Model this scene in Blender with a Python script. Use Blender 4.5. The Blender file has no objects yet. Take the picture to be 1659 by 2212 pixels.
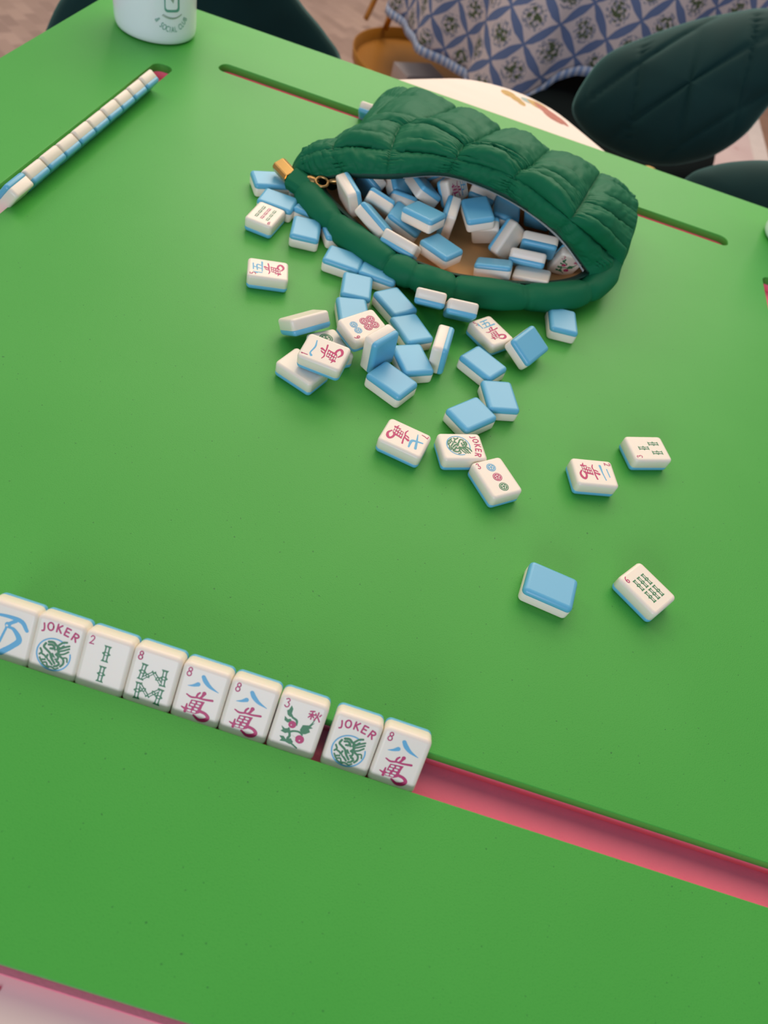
import bpy, bmesh, math, random
from mathutils import Vector, Matrix, Quaternion
random.seed(7)
S = bpy.context.scene
COL = S.collection
MAT_TOP = 0.76                                   # height of the mat's surface above the floor (m)
def V(p): return Vector((p[0]/1000, p[1]/1000, MAT_TOP + p[2]/1000))     # millimetres from the mat's origin -> world
# ------------------------------------------------------------------ camera
cd = bpy.data.cameras.new('camera'); cam = bpy.data.objects.new('camera', cd); COL.objects.link(cam)
cd.sensor_fit = 'VERTICAL'; cd.sensor_height = 36; cd.sensor_width = 27
cd.lens = 1526.94/2212*36
cd.clip_start = 0.01
R = ((0.948288, 0.231992, 0.216632), (0.316529, -0.741988, -0.590985), (0.023635, 0.628995, -0.77705))
m = Matrix(((R[0][0], -R[1][0], -R[2][0]), (R[0][1], -R[1][1], -R[2][1]), (R[0][2], -R[1][2], -R[2][2]))).to_4x4()
m.translation = V((-64.07, -115.26, 335.59)); cam.matrix_world = m
cd.dof.use_dof = True; cd.dof.focus_distance = 0.43; cd.dof.aperture_fstop = 9.0
S.camera = cam
# ------------------------------------------------------------------ light
S.view_settings.view_transform = 'Standard'; S.view_settings.look = 'None'
S.view_settings.exposure = 0.12; S.view_settings.gamma = 1; S.view_settings.use_curve_mapping = False
W = bpy.data.worlds.new('world'); S.world = W; W.use_nodes = True
W.node_tree.nodes['Background'].inputs[0].default_value = (0.62, 0.76, 1.0, 1)
W.node_tree.nodes['Background'].inputs[1].default_value = 0.34
def area(name, loc, target, size, power, color, size_y=None):
    l = bpy.data.lights.new(name, 'AREA'); l.energy = power; l.color = color
    l.shape = 'RECTANGLE'; l.size = size; l.size_y = size_y or size
    o = bpy.data.objects.new(name, l); COL.objects.link(o); o.location = loc
    o.rotation_euler = (Vector(target) - Vector(loc)).to_track_quat('-Z', 'Y').to_euler()
T0 = (0, 0.3, 0.76)
area('window_light', (-0.2, 2.9, 2.15), T0, 2.4, 30, (1.0, 0.90, 0.76), 1.3)
area('left_window_light', (-2.6, 1.6, 2.6), T0, 1.2, 16, (1.0, 0.86, 0.70), 1.0)
area('ceiling_light', (0.1, 2.7, 3.3), (0.1, 2.4, 0), 4.0, 100, (1.0, 0.77, 0.56), 3.4)
area('rear_window_light', (-0.5, -2.6, 1.55), T0, 1.5, 34, (0.90, 0.88, 1.0), 1.0)
# ------------------------------------------------------------------ materials
def nodes(name):
    mt = bpy.data.materials.new(name); mt.use_nodes = True
    nt = mt.node_tree; return mt, nt, nt.nodes['Principled BSDF']
def mat(name, col, rough=0.5, metal=0, spec=0.5, noise=0, nscale=200, bump=0, bscale=300, sheen=0, coat=0, sss=0):
    mt, nt, b = nodes(name)
    b.inputs['Base Color'].default_value = (*col, 1); b.inputs['Roughness'].default_value = rough
    b.inputs['Metallic'].default_value = metal; b.inputs['Specular IOR Level'].default_value = spec
    b.inputs['Sheen Weight'].default_value = sheen; b.inputs['Coat Weight'].default_value = coat
    if sss: b.inputs['Subsurface Weight'].default_value = sss; b.inputs['Subsurface Scale'].default_value = 0.003
    tc = nt.nodes.new('ShaderNodeTexCoord')
    if noise:
        n = nt.nodes.new('ShaderNodeTexNoise'); n.inputs['Scale'].default_value = nscale; n.inputs['Detail'].default_value = 4
        nt.links.new(tc.outputs['Object'], n.inputs['Vector'])
        mx = nt.nodes.new('ShaderNodeMix'); mx.data_type = 'RGBA'
        mx.inputs[6].default_value = (*[c*(1-noise) for c in col], 1); mx.inputs[7].default_value = (*[min(1, c*(1+noise)) for c in col], 1)
        nt.links.new(n.outputs['Fac'], mx.inputs[0]); nt.links.new(mx.outputs[2], b.inputs['Base Color'])
    if bump:
        n = nt.nodes.new('ShaderNodeTexNoise'); n.inputs['Scale'].default_value = bscale; n.inputs['Detail'].default_value = 3
        nt.links.new(tc.outputs['Object'], n.inputs['Vector'])
        bp = nt.nodes.new('ShaderNodeBump'); bp.inputs['Strength'].default_value = bump; bp.inputs['Distance'].default_value = 0.0005
        nt.links.new(n.outputs['Fac'], bp.inputs['Height']); nt.links.new(bp.outputs['Normal'], b.inputs['Normal'])
    return mt
def math_n(nt, op, a, b=None):
    n = nt.nodes.new('ShaderNodeMath'); n.operation = op
    for i, x in enumerate((a, b)):
        if x is None: continue
        if isinstance(x, (int, float)): n.inputs[i].default_value = x
        else: nt.links.new(x, n.inputs[i])
    return n.outputs[0]
def mix_n(nt, f, a, b):
    mx = nt.nodes.new('ShaderNodeMix'); mx.data_type = 'RGBA'
    if isinstance(f, (int, float)): mx.inputs[0].default_value = f
    else: nt.links.new(f, mx.inputs[0])
    for s, x in ((6, a), (7, b)):
        if isinstance(x, tuple): mx.inputs[s].default_value = (*x, 1)
        else: nt.links.new(x, mx.inputs[s])
    return mx.outputs[2]
def noise_n(nt, vec, scale, detail=3):
    n = nt.nodes.new('ShaderNodeTexNoise'); n.inputs['Scale'].default_value = scale; n.inputs['Detail'].default_value = detail
    nt.links.new(vec, n.inputs['Vector']); return n.outputs['Fac']
M = {}
M['cream'] = mat('tile_cream', (0.88, 0.80, 0.67), 0.35, spec=0.5, sss=0.15)
M['blue'] = mat('tile_blue', (0.13, 0.46, 0.67), 0.36, spec=0.6)
M['red'] = mat('paint_magenta', (0.52, 0.012, 0.13), 0.45)
M['green'] = mat('paint_green', (0.025, 0.20, 0.075), 0.45)
M['pblue'] = mat('paint_blue', (0.10, 0.42, 0.66), 0.45)
M['bag'] = mat('puffer_green', (0.008, 0.145, 0.062), 0.55, spec=0.12, sheen=0.0, bump=0.12, bscale=900)
M['bag_dark'] = mat('zipper_tape_green', (0.006, 0.055, 0.032), 0.7)
M['lining'] = mat('lining_tan', (0.78, 0.43, 0.17), 0.75, noise=.06, nscale=60, bump=.3, bscale=500)
M['gold'] = mat('polished_gold', (0.83, 0.50, 0.16), 0.22, metal=1)
M['antique'] = mat('aged_brass', (0.42, 0.26, 0.10), 0.3, metal=1)
M['teeth'] = mat('zipper_teeth_grey', (0.55, 0.56, 0.55), 0.4)
M['pink'] = mat('foam_pink', (0.95, 0.22, 0.32), 0.75, spec=.2, noise=.05, nscale=90, bump=.3, bscale=800)
M['mug'] = mat('glazed_white', (0.90, 0.93, 0.96), 0.18, spec=.5)
M['ink'] = mat('printed_green', (0.12, 0.36, 0.27), 0.5)
M['inkb'] = mat('printed_sage', (0.32, 0.42, 0.33), 0.5)
M['leg'] = mat('brass_leg', (0.72, 0.42, 0.12), 0.3, metal=1)
M['tray'] = mat('tray_ochre', (0.45, 0.19, 0.018), 0.42, metal=.5)
M['box'] = mat('grey_card', (0.48, 0.43, 0.42), 0.6)
M['black'] = mat('velvet_painted_shade', (0.004, 0.008, 0.008), 0.9, spec=.1)  # dark green velvet taken to near black; the seat's shade is in the colour
def green_mat():
    mt, nt, b = nodes('foam_green'); tc = nt.nodes.new('ShaderNodeTexCoord').outputs['Object']
    n1 = noise_n(nt, tc, 9, 2); n2 = noise_n(nt, tc, 1400, 2); n3 = noise_n(nt, tc, 520, 1)
    c = mix_n(nt, n1, (0.050, 0.350, 0.042), (0.068, 0.392, 0.056))
    c = mix_n(nt, math_n(nt, 'MULTIPLY', math_n(nt, 'GREATER_THAN', n2, .62), .25), c, (0.03, 0.25, 0.03))
    c = mix_n(nt, math_n(nt, 'MULTIPLY', math_n(nt, 'GREATER_THAN', n3, .765), .7), c, (0.02, 0.13, 0.03))
    nt.links.new(c, b.inputs['Base Color']); b.inputs['Roughness'].default_value = .45; b.inputs['Specular IOR Level'].default_value = .32
    bp = nt.nodes.new('ShaderNodeBump'); bp.inputs['Strength'].default_value = .25; bp.inputs['Distance'].default_value = .0004
    nt.links.new(n2, bp.inputs['Height']); nt.links.new(bp.outputs['Normal'], b.inputs['Normal']); return mt
M['mat'] = green_mat()
def velvet(name, quilt, col=(0.003, 0.030, 0.028)):
    mt, nt, b = nodes(name); b.inputs['Roughness'].default_value = .75; b.inputs['Specular IOR Level'].default_value = .2
    b.inputs['Sheen Weight'].default_value = .35; b.inputs['Sheen Roughness'].default_value = .4; b.inputs['Sheen Tint'].default_value = (.3, .7, .65, 1)
    tc = nt.nodes.new('ShaderNodeTexCoord').outputs['Object']
    c = mix_n(nt, noise_n(nt, tc, 14, 3), tuple(x*.7 for x in col), tuple(x*1.35 for x in col))
    nt.links.new(c, b.inputs['Base Color'])
    return mt
M['velvet'] = velvet('dark_green_velvet', False)
def cloth_mat():
    mt, nt, b = nodes('block_print_cotton'); b.inputs['Roughness'].default_value = .85; b.inputs['Specular IOR Level'].default_value = .15
    uv = nt.nodes.new('ShaderNodeUVMap').outputs[0]
    sp = nt.nodes.new('ShaderNodeSeparateXYZ'); nt.links.new(uv, sp.inputs[0])
    a, bb = sp.outputs[0], sp.outputs[1]
    nz = math_n(nt, 'MULTIPLY', math_n(nt, 'SUBTRACT', noise_n(nt, uv, 3, 2), .5), .10)
    p = math_n(nt, 'ADD', math_n(nt, 'ADD', a, bb), nz); q = math_n(nt, 'SUBTRACT', math_n(nt, 'SUBTRACT', a, bb), nz)
    def fr(x): return math_n(nt, 'SUBTRACT', math_n(nt, 'FRACT', x), .5)
    fp, fq = fr(p), fr(q)                                              # cell centred coordinates, -.5 .. .5
    def petal(u, v):                                                   # a petal along each cell edge
        d = math_n(nt, 'SUBTRACT', .5, math_n(nt, 'ABSOLUTE', u))      # distance to the edge line
        w = math_n(nt, 'ADD', .025, math_n(nt, 'MULTIPLY', .095, math_n(nt, 'COSINE', math_n(nt, 'MULTIPLY', v, math.pi))))
        return math_n(nt, 'LESS_THAN', d, w)
    blue = math_n(nt, 'MAXIMUM', petal(fp, fq), petal(fq, fp))
    r = math_n(nt, 'SQRT', math_n(nt, 'ADD', math_n(nt, 'MULTIPLY', fp, fp), math_n(nt, 'MULTIPLY', fq, fq)))
    fine = noise_n(nt, uv, 11, 3)
    sprig = math_n(nt, 'MULTIPLY', math_n(nt, 'LESS_THAN', r, .24), math_n(nt, 'GREATER_THAN', fine, .50))
    grey = math_n(nt, 'MULTIPLY', math_n(nt, 'LESS_THAN', r, .34), math_n(nt, 'GREATER_THAN', noise_n(nt, uv, 17, 2), .50))
    c = mix_n(nt, grey, (0.60, 0.52, 0.50), (0.24, 0.25, 0.30))
    c = mix_n(nt, sprig, c, (0.085, 0.115, 0.055)); c = mix_n(nt, blue, c, (0.125, 0.175, 0.31))
    nt.links.new(c, b.inputs['Base Color']); return mt
M['cloth'] = cloth_mat()
def hem_mat():
    mt, nt, b = nodes('hem_stripe'); b.inputs['Roughness'].default_value = .85
    uv = nt.nodes.new('ShaderNodeUVMap').outputs[0]; sp = nt.nodes.new('ShaderNodeSeparateXYZ'); nt.links.new(uv, sp.inputs[0])
    s = math_n(nt, 'GREATER_THAN', math_n(nt, 'FRACT', math_n(nt, 'MULTIPLY', sp.outputs[0], 7)), .5)
    nt.links.new(mix_n(nt, s, (0.50, 0.54, 0.62), (0.20, 0.30, 0.50)), b.inputs['Base Color']); return mt
M['hem'] = hem_mat()
def rug_mat():
    mt, nt, b = nodes('woven_rug'); b.inputs['Roughness'].default_value = .95; b.inputs['Specular IOR Level'].default_value = .1
    tc = nt.nodes.new('ShaderNodeTexCoord').outputs['Object']
    mp = nt.nodes.new('ShaderNodeMapping'); mp.inputs['Rotation'].default_value = (0, 0, .6); mp.inputs['Scale'].default_value = (1, 1, 1); nt.links.new(tc, mp.inputs[0])
    br = nt.nodes.new('ShaderNodeTexBrick'); nt.links.new(mp.outputs[0], br.inputs['Vector'])
    br.inputs['Color1'].default_value = (.36, .26, .21, 1); br.inputs['Color2'].default_value = (.22, .155, .125, 1); br.inputs['Mortar'].default_value = (.30, .21, .18, 1)
    br.inputs['Scale'].default_value = 7; br.inputs['Mortar Size'].default_value = .01; br.inputs['Brick Width'].default_value = .55; br.inputs['Row Height'].default_value = .3
    n = noise_n(nt, tc, 5, 5)
    c = mix_n(nt, math_n(nt, 'MULTIPLY', n, .4), br.outputs['Color'], (.42, .31, .29))
    nt.links.new(c, b.inputs['Base Color']); return mt
M['rug'] = rug_mat()
def rug2_mat():
    mt, nt, b = nodes('patterned_rug'); b.inputs['Roughness'].default_value = .95; b.inputs['Specular IOR Level'].default_value = .1
    tc = nt.nodes.new('ShaderNodeTexCoord').outputs['Object']
    n = noise_n(nt, tc, 7, 5); v = nt.nodes.new('ShaderNodeTexVoronoi'); v.inputs['Scale'].default_value = 9; nt.links.new(tc, v.inputs['Vector'])
    c = mix_n(nt, n, (.50, .36, .36), (.66, .55, .53)); c = mix_n(nt, math_n(nt, 'MULTIPLY', math_n(nt, 'LESS_THAN', v.outputs['Distance'], .32), .5), c, (.45, .24, .24))
    nt.links.new(c, b.inputs['Base Color']); return mt
M['rug2'] = rug2_mat()
M['rugborder'] = mat('rug_border_cream', (.62, .55, .52), .95, spec=.1, noise=.1, nscale=30)
def wood_mat():
    mt, nt, b = nodes('brown_floor_boards'); b.inputs['Roughness'].default_value = .5
    tc = nt.nodes.new('ShaderNodeTexCoord').outputs['Object']
    mp = nt.nodes.new('ShaderNodeMapping'); mp.inputs['Scale'].default_value = (1, 12, 1); nt.links.new(tc, mp.inputs[0])
    c = mix_n(nt, noise_n(nt, mp.outputs[0], 3, 5), (.20, .105, .065), (.34, .19, .12))
    nt.links.new(c, b.inputs['Base Color']); return mt
M['wood'] = wood_mat()
def table_mat():                                                       # pale top with loose botanical print
    mt, nt, b = nodes('botanical_tabletop'); b.inputs['Roughness'].default_value = .55
    tc = nt.nodes.new('ShaderNodeTexCoord').outputs['Object']
    mp = nt.nodes.new('ShaderNodeMapping'); mp.inputs['Scale'].default_value = (1, 10, 1); nt.links.new(tc, mp.inputs[0])
    c = mix_n(nt, noise_n(nt, mp.outputs[0], 4, 3), (.80, .66, .56), (.86, .74, .65)); nt.links.new(c, b.inputs['Base Color']); return mt
M['table'] = table_mat()
M['petal_ochre'] = mat('print_ochre', (.50, .30, .06), .6, noise=.35, nscale=120)
M['petal_red'] = mat('print_rust', (.40, .10, .06), .6, noise=.4, nscale=120)
M['petal_teal'] = mat('print_teal', (.30, .42, .38), .6, noise=.3, nscale=120)
M['petal_pink'] = mat('print_rose', (.50, .12, .16), .6, noise=.3, nscale=120)
# ------------------------------------------------------------------ object helpers
def obj(name, me, m=None, parent=None):
    if isinstance(me, bmesh.types.BMesh):
        bm = me; me = bpy.data.meshes.new(name); bm.normal_update(); bm.to_mesh(me); bm.free()
    o = bpy.data.objects.new(name, me); COL.objects.link(o)
    if m is not None:
        for x in (m if isinstance(m, (list, tuple)) else [m]): me.materials.append(x)
    if parent: o.parent = parent
    return o
def empty(name, loc=(0, 0, 0)):
    o = bpy.data.objects.new(name, None); COL.objects.link(o); o.location = loc; o.empty_display_size = .02; return o
def tag(o, label, cat, group=None):
    o['label'] = label; o['category'] = cat
    if group: o['group'] = group
    return o
def smooth(me):
    for p in me.polygons: p.use_smooth = True
def grid_mesh(name, rows, m, parent=None, closed_u=False, closed_v=False, uvs=None, origin=None):
    """rows: list of rows of Vectors (world); builds a smooth quad sheet"""
    nv, nu = len(rows), len(rows[0]); vs = [tuple(p - (origin or Vector())) for r in rows for p in r]; fs = []
    for j in range(nv if closed_v else nv-1):
        for i in range(nu if closed_u else nu-1):
            fs.append((j*nu+i, j*nu+(i+1) % nu, ((j+1) % nv)*nu+(i+1) % nu, ((j+1) % nv)*nu+i))
    me = bpy.data.meshes.new(name); me.from_pydata(vs, [], fs); smooth(me)
    if uvs:
        l = me.uv_layers.new(name='UVMap')
        for p in me.polygons:
            for li in p.loop_indices: l.data[li].uv = uvs[me.loops[li].vertex_index]
    me.update(); return obj(name, me, m, parent)
def tube_bm(bm, pts, r, seg=12, caps=True):
    """tube along points; r scalar or list"""
    n = len(pts); rs = r if isinstance(r, (list, tuple)) else [r]*n; rings = []; up = Vector((0, 0, 1))
    for i, p in enumerate(pts):
        t = (pts[min(i+1, n-1)] - pts[max(i-1, 0)]).normalized()
        s = t.cross(up); s = s.normalized() if s.length > 1e-4 else Vector((1, 0, 0)); u2 = s.cross(t)
        rings.append([bm.verts.new(p + (s*math.cos(a) + u2*math.sin(a))*rs[i]) for a in [2*math.pi*k/seg for k in range(seg)]])
    for a, b in zip(rings, rings[1:]):
        for k in range(seg): bm.faces.new((a[k], a[(k+1) % seg], b[(k+1) % seg], b[k])).smooth = True
    if caps: bm.faces.new(rings[0][::-1]); bm.faces.new(rings[-1])
def rod(name, a, b, r, m, parent, r2=None):
    bm = bmesh.new(); tube_bm(bm, [Vector(a), Vector(b)], [r, r2 or r], 14); return obj(name, bm, m, parent)
def cr(P, t):                                                          # Catmull-Rom through a list
    n = len(P)-1; t = max(0, min(n, t)); i = min(int(t), n-1); f = t-i
    p1, p2 = P[i], P[i+1]; p0 = P[i-1] if i > 0 else p1*2-p2; p3 = P[i+2] if i+2 <= n else p2*2-p1
    return (p1*2 + (p2-p0)*f + (p0*2-p1*5+p2*4-p3)*f*f + (p1*3-p0-p2*3+p3)*f**3)*.5
# ------------------------------------------------------------------ floor
def slab(name, x0, y0, x1, y1, z0, z1, m, kind=None):
    bm = bmesh.new(); bmesh.ops.create_cube(bm, size=1)
    for v in bm.verts: v.co = Vector((x0+(v.co.x+.5)*(x1-x0), y0+(v.co.y+.5)*(y1-y0), z0+(v.co.z+.5)*(z1-z0)))
    o = obj(name, bm, m)
    if kind: o['kind'] = kind
    return o
slab('floor', -5, -2.5, 6, 8, -.05, 0, M['wood'], 'structure')
slab('wall_far', -5.1, 8, 6.1, 8.1, 0, 3.6, mat('wall_paint', (.75, .72, .68), .8), 'structure')
slab('wall_left', -5.1, -2.5, -5, 8, 0, 3.6, bpy.data.materials['wall_paint'], 'structure')
slab('wall_right', 6, -2.5, 6.1, 8, 0, 3.6, bpy.data.materials['wall_paint'], 'structure')
TILES = [
 ([0.0, 0.7093, 0.7049, 0.0],[-144.78, 381.4, 6.0],'',0,'blue-backed tile face down against the pouch lip, left of a matching one'),
 ([0.0, 0.9959, 0.0909, 0.0],[-126.08, 351.81, 6.0],'',0,'face-down blue tile set upright below the two touching the pouch lip'),
 ([0.0, 0.9164, 0.4002, 0.0],[-94.04, 349.09, 6.0],'',0,'face-down blue tile just left of the two white end-on tiles'),
 ([0.0, 0.9374, 0.3482, 0.0],[-75.26, 323.64, 6.0],'',0,'face-down blue tile directly right of the six circles tile'),
 ([0.0, 0.9596, 0.2814, 0.0],[-67.15, 290.4, 6.0],'',0,'face-down blue tile left of the tile standing on its long edge'),
 ([0.0, 0.8415, 0.5402, 0.0],[-76.06, 262.2, 6.0],'',0,'face-down blue tile at the lower front of the pile, below the upright one'),
 ([0.0, 0.9971, 0.076, 0.0],[39.19, 399.19, 6.0],'',0,'face-down blue tile alone at the right, shaded by the pouch lip'),
 ([0.0, 0.8676, 0.4973, 0.0],[-16.84, 312.56, 6.0],'',0,'face-down blue tile below the face-up tile with grey and red characters'),
 ([0.0, 0.9829, 0.1841, 0.0],[0.4, 282.63, 6.0],'',0,'right one of two touching face-down blue tiles above the joker tile'),
 ([0.0, 0.3332, 0.9428, 0.0],[-16.69, 254.8, 6.0],'',0,'left one of two touching face-down blue tiles, just above the joker tile'),
 ([0.0, 0.7448, 0.6673, 0.0],[51.83, 135.02, 6.0],'',0,'large near blue face-down tile alone beside the six bamboo tile'),
 ([0.588, 0.0, 0.0, 0.8088],[-191.99, 334.42, 6.0],'c5',0,'face-up cream tile with 5, blue and red characters, alone at far left'),
 ([0.8202, 0.0, 0.0, 0.572],[-135.66, 245.29, 6.0],'',0,'blank cream tile face up beneath the one character tile'),
 ([0.9044, 0.0, 0.0, 0.4267],[-16.71, 352.37, 6.0],'c5',0,'face-up cream tile with grey and red characters touching a tilted blue tile'),
 ([0.6514, 0.0, 0.0, -0.7587],[-55.45, 211.31, 6.0],'c7',0,'face-up cream tile marked 7 left of the loose joker tile'),
 ([0.8407, 0.0, 0.0, -0.5415],[-17.9, 220.39, 6.0],'joker',0,'loose joker tile lying face up on the mat above the three circles tile'),
 ([0.8089, 0.0, 0.0, -0.588],[73.76, 237.49, 6.0],'c2',0,'face-up cream tile marked 2 with red character, on the right side'),
 ([0.5431, 0.0, 0.0, 0.8396],[112.33, 279.01, 6.0],'b3',0,'face-up cream tile with three green bamboo sticks, farthest right'),
 ([0.9414, 0.0, 0.0, 0.3374],[8.48, 203.96, 6.0],'d3',0,'face-up cream tile with blue, red and green circles in a line'),
 ([0.8955, 0.0, 0.0, 0.445],[111.28, 156.01, 6.0],'b6',0,'near face-up cream tile with six green bamboo sticks'),
 ([0.0, 0.4883, 0.8727, 0.0],[-233.51, 457.95, 6.0],'',0,'face-down blue tile lying directly below the gold zipper end'),
 ([0.0, -0.1769, 0.9842, 0.0],[-207.97, 469.17, 6.0],'',0,'face-down blue tile mostly hidden behind the gold end cap corner of the pouch'),
 ([0.0, 0.7137, 0.7005, 0.0],[-216.76, 430.61, 6.0],'',0,'face-down blue tile touching the top edge of the nine bamboo tile'),
 ([0.0418, 0.0, 0.0, 0.9991],[-218.34, 403.24, 6.0],'b9',0,'face-up cream tile with nine green and red bamboo sticks'),
 ([0.0, 0.7548, 0.656, 0.0],[-185.98, 435.62, 6.0],'',0,'face-down blue tile half under the pouch, right of the nine bamboo tile'),
 ([0.0, -0.0957, 0.9954, 0.0],[-183.84, 403.97, 6.0],'',0,'shaded face-down blue tile in front of the left pouch lip, below another'),
 ([0.0, 0.5041, 0.8637, 0.0],[-157.57, 418.52, 6.0],'',0,'blue tile almost wholly hidden under the left pouch lip'),
 ([0.0, 0.7139, 0.7003, 0.0],[-114.68, 380.4, 6.0],'',0,'face-down blue tile half under the pouch lip, right of its matching neighbour'),
 ([0.0, -0.1875, 0.9823, 0.0],[-120.61, 320.71, 6.0],'',0,'face-down blue tile partly covered by the six circles tile'),
 ([0.6779, -0.0, -0.7352, 0.0],[-50.06, 308.54, 12.44],'',0,'tile standing on its long edge showing cream and blue halves lengthwise'),
 ([0.3446, 0.0316, -0.0424, 0.9373],[-107.28, 290.11, 19.95],'d6',0,'face-up cream tile with four red and two blue circles, on the pile'),
 ([0.3104, 0.3719, -0.5842, -0.6512],[-91.51, 280.45, 16.83],'',0,'tile standing upright with bright blue back toward the camera'),
 ([0.8809, -0.0922, -0.2993, -0.3548],[-148.34, 286.94, 12.76],'',0,'cream tile tipped on its blue back left of the six circles tile'),
 ([0.3808, 0.0, 0.0, -0.9247],[-125.21, 274.64, 6.0],'d2',0,'face-up tile with a green circle mostly covered by the one character tile'),
 ([0.7337, 0.0394, -0.0539, 0.6762],[-123.96, 250.21, 19.86],'c1',0,'face-up cream tile marked 1 with red character lying on top of others'),
 ([0.026, 0.0403, -0.3128, -0.9486],[-69.56, 361.03, 14.65],'',0,'left one of two white-ended tiles tilted against the pouch lip'),
 ([0.0444, 0.0444, -0.3555, -0.9326],[-44.43, 358.16, 15.38],'',0,'right one of two white-ended tiles tilted in front of the pouch lip'),
 ([0.2194, -0.2206, -0.9479, -0.0686],[12.92, 346.3, 11.43],'',0,'tilted blue-backed tile leaning beside the grey and red character tile'),
 ([0.5463, 0.2739, -0.7739, 0.1661],[-161.07, 445.86, 27.07],'',1,'tile on edge in the left corner of the pouch mouth by the zipper pull'),
 ([0.3237, 0.5651, -0.7588, 0.0122],[-133.94, 426.85, 22.69],'',1,'long tile leaning on the left lip inside the pouch, cream side out'),
 ([0.0087, -0.2478, -0.4595, -0.8528],[-151.86, 479.41, 24.39],'',1,'dark blue-backed tile behind the corner tile in the pouch mouth'),
 ([0.2728, 0.3191, -0.8934, -0.1597],[-129.87, 487.39, 31.71],'',1,'blue-backed tile standing upright in the upper left of the pouch mouth'),
 ([0.2318, 0.2749, -0.9287, 0.091],[-105.99, 480.99, 34.41],'',1,'grey-sided tile sloping down right of the upright blue tile in the pouch'),
 ([0.5623, 0.5994, -0.1169, -0.5576],[-100.47, 524.48, 33.02],'',1,'blue-edged tile slanting up to the right under the upper zipper'),
 ([0.4849, 0.4704, -0.1363, -0.7246],[-104.14, 508.08, 44.62],'',1,'white tile tucked at the top of the heap right under the zipper'),
 ([0.8511, 0.1281, 0.4927, -0.1281],[-81.77, 494.37, 36.67],'c5',1,'white tile with faint blue and pink marks at top of the pouch heap'),
 ([0.0502, 0.8386, 0.5422, 0.0166],[-96.7, 441.33, 32.33],'',1,'dull blue face-down tile in the middle left of the pouch heap'),
 ([0.0555, 0.6605, -0.7337, -0.1492],[-110.42, 446.55, 19.78],'',1,'white-sided tile with blue top edge in the front left of the heap'),
 ([0.6036, -0.2559, -0.1587, -0.7382],[-106.11, 408.81, 20.93],'',1,'white-sided tile with blue lower edge resting inside the front lip'),
 ([0.01, 0.866, 0.4998, 0.0122],[-74.25, 421.98, 19.8],'',1,'blue face-down tile lying lowest at the front middle of the pouch lining'),
 ([0.5828, -0.4175, 0.5804, -0.3863],[-77.22, 466.8, 24.99],'',1,'tile on end with blue left and white right side amid the heap'),
 ([0.1377, -0.1939, 0.9681, 0.0791],[-54.89, 465.62, 37.44],'',1,'large blue face-down tile in the centre of the pouch mouth'),
 ([0.1078, -0.46, 0.4728, -0.7438],[-23.29, 465.42, 23.98],'',1,'narrow tile standing steeply on edge right of the central blue tile'),
 ([0.6066, -0.2778, -0.3537, -0.6555],[3.78, 467.35, 27.78],'',1,'tile with cream top side and blue lower side at right of the heap'),
 ([0.6371, -0.1744, -0.2697, -0.7007],[-2.16, 451.86, 20.99],'',1,'cream and blue tile lying below the right-hand shaded one in the pouch'),
 ([0.1821, 0.7058, 0.6845, -0.01],[-27.95, 427.93, 16.74],'',1,'blue face-down tile lying on the tan lining near the lower lip'),
 ([0.6766, 0.032, -0.1069, -0.7279],[5.47, 435.19, 14.24],'',1,'cream tile lowest on the tan lining at the right of the mouth'),
 ([0.4161, 0.895, -0.0141, 0.16],[-43.57, 472.2, 22.38],'',1,'cream tile lying below the central blue tile on the tan lining'),
 ([0.5254, 0.8416, 0.1212, 0.0316],[31.74, 471.36, 21.15],'f3',1,'shaded cream tile with dark marks near the right corner of the pouch'),
 ([0.2784, 0.5053, -0.3995, -0.7124],[38.92, 492.24, 25.74],'',1,'brownish shaded tile on edge at the far right corner of the mouth'),
 ([0.0173, 0.0424, -0.9985, -0.0308],[-31.28, 495.12, 31.37],'',1,'dark blue face-down tile behind the central one in the pouch'),
 ([0.095, -0.0377, 0.4433, 0.8905],[-3.13, 501.95, 35.63],'',1,'very dark blue tile deep in the right rear of the pouch'),
 ([0.1802, 0.1763, 0.3686, 0.8947],[23.45, 506.2, 24.53],'',1,'dark blue tile leaning under the right part of the upper zipper'),
 ([0.6251, 0.1274, 0.1545, -0.7544],[-29.23, 514.24, 46.99],'',1,'grey-sided tile just under the middle of the upper zipper'),
 ([0.4434, 0.217, -0.0308, -0.8691],[-61.52, 511.09, 50.1],'',1,'white and blue tile hanging below the zipper beside the marked tile'),
 ([0.0381, 0.0158, 0.3943, 0.918],[-54.9, 513.1, 26.7],'',1,'shadowed tile under the one hanging below the zipper'),
 ([0.3975, 0.9076, 0.0634, -0.1188],[-137.55, 455.85, 21.84],'',1,'cream tile low in the heap behind the long left tile'),
 ([0.3669, 0.923, 0.1134, -0.0255],[-120.48, 472.22, 20.12],'',1,'grey-white tile low in the heap below the upright blue tile'),
]
tag(slab('area_rug', -3.4, -1.2, .55, 4.6, 0.0, .010, M['rug']), 'large beige brown rug with soft blocks on the floor at left', 'rug')
r2 = empty('floor_rug', (0.8, 3.0, 0))
tag(r2, 'pale pink patterned rug with light border at the right behind the chairs', 'rug')
def rect_on(name, pts, z, h, m, parent):
    bm = bmesh.new(); vs = [bm.verts.new((x-parent.location.x, y-parent.location.y, z)) for x, y in pts]; f = bm.faces.new(vs)
    g = bmesh.ops.extrude_face_region(bm, geom=[f]); bmesh.ops.translate(bm, verts=[v for v in g['geom'] if isinstance(v, bmesh.types.BMVert)], vec=(0, 0, h))
    bmesh.ops.recalc_face_normals(bm, faces=bm.faces); return obj(name, bm, m, parent)
rect_on('rug_field', [(.56, 1.2), (1.00, 1.2), (1.00, 4.2), (.56, 4.2)], 0, .010, M['rug2'], r2)
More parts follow.
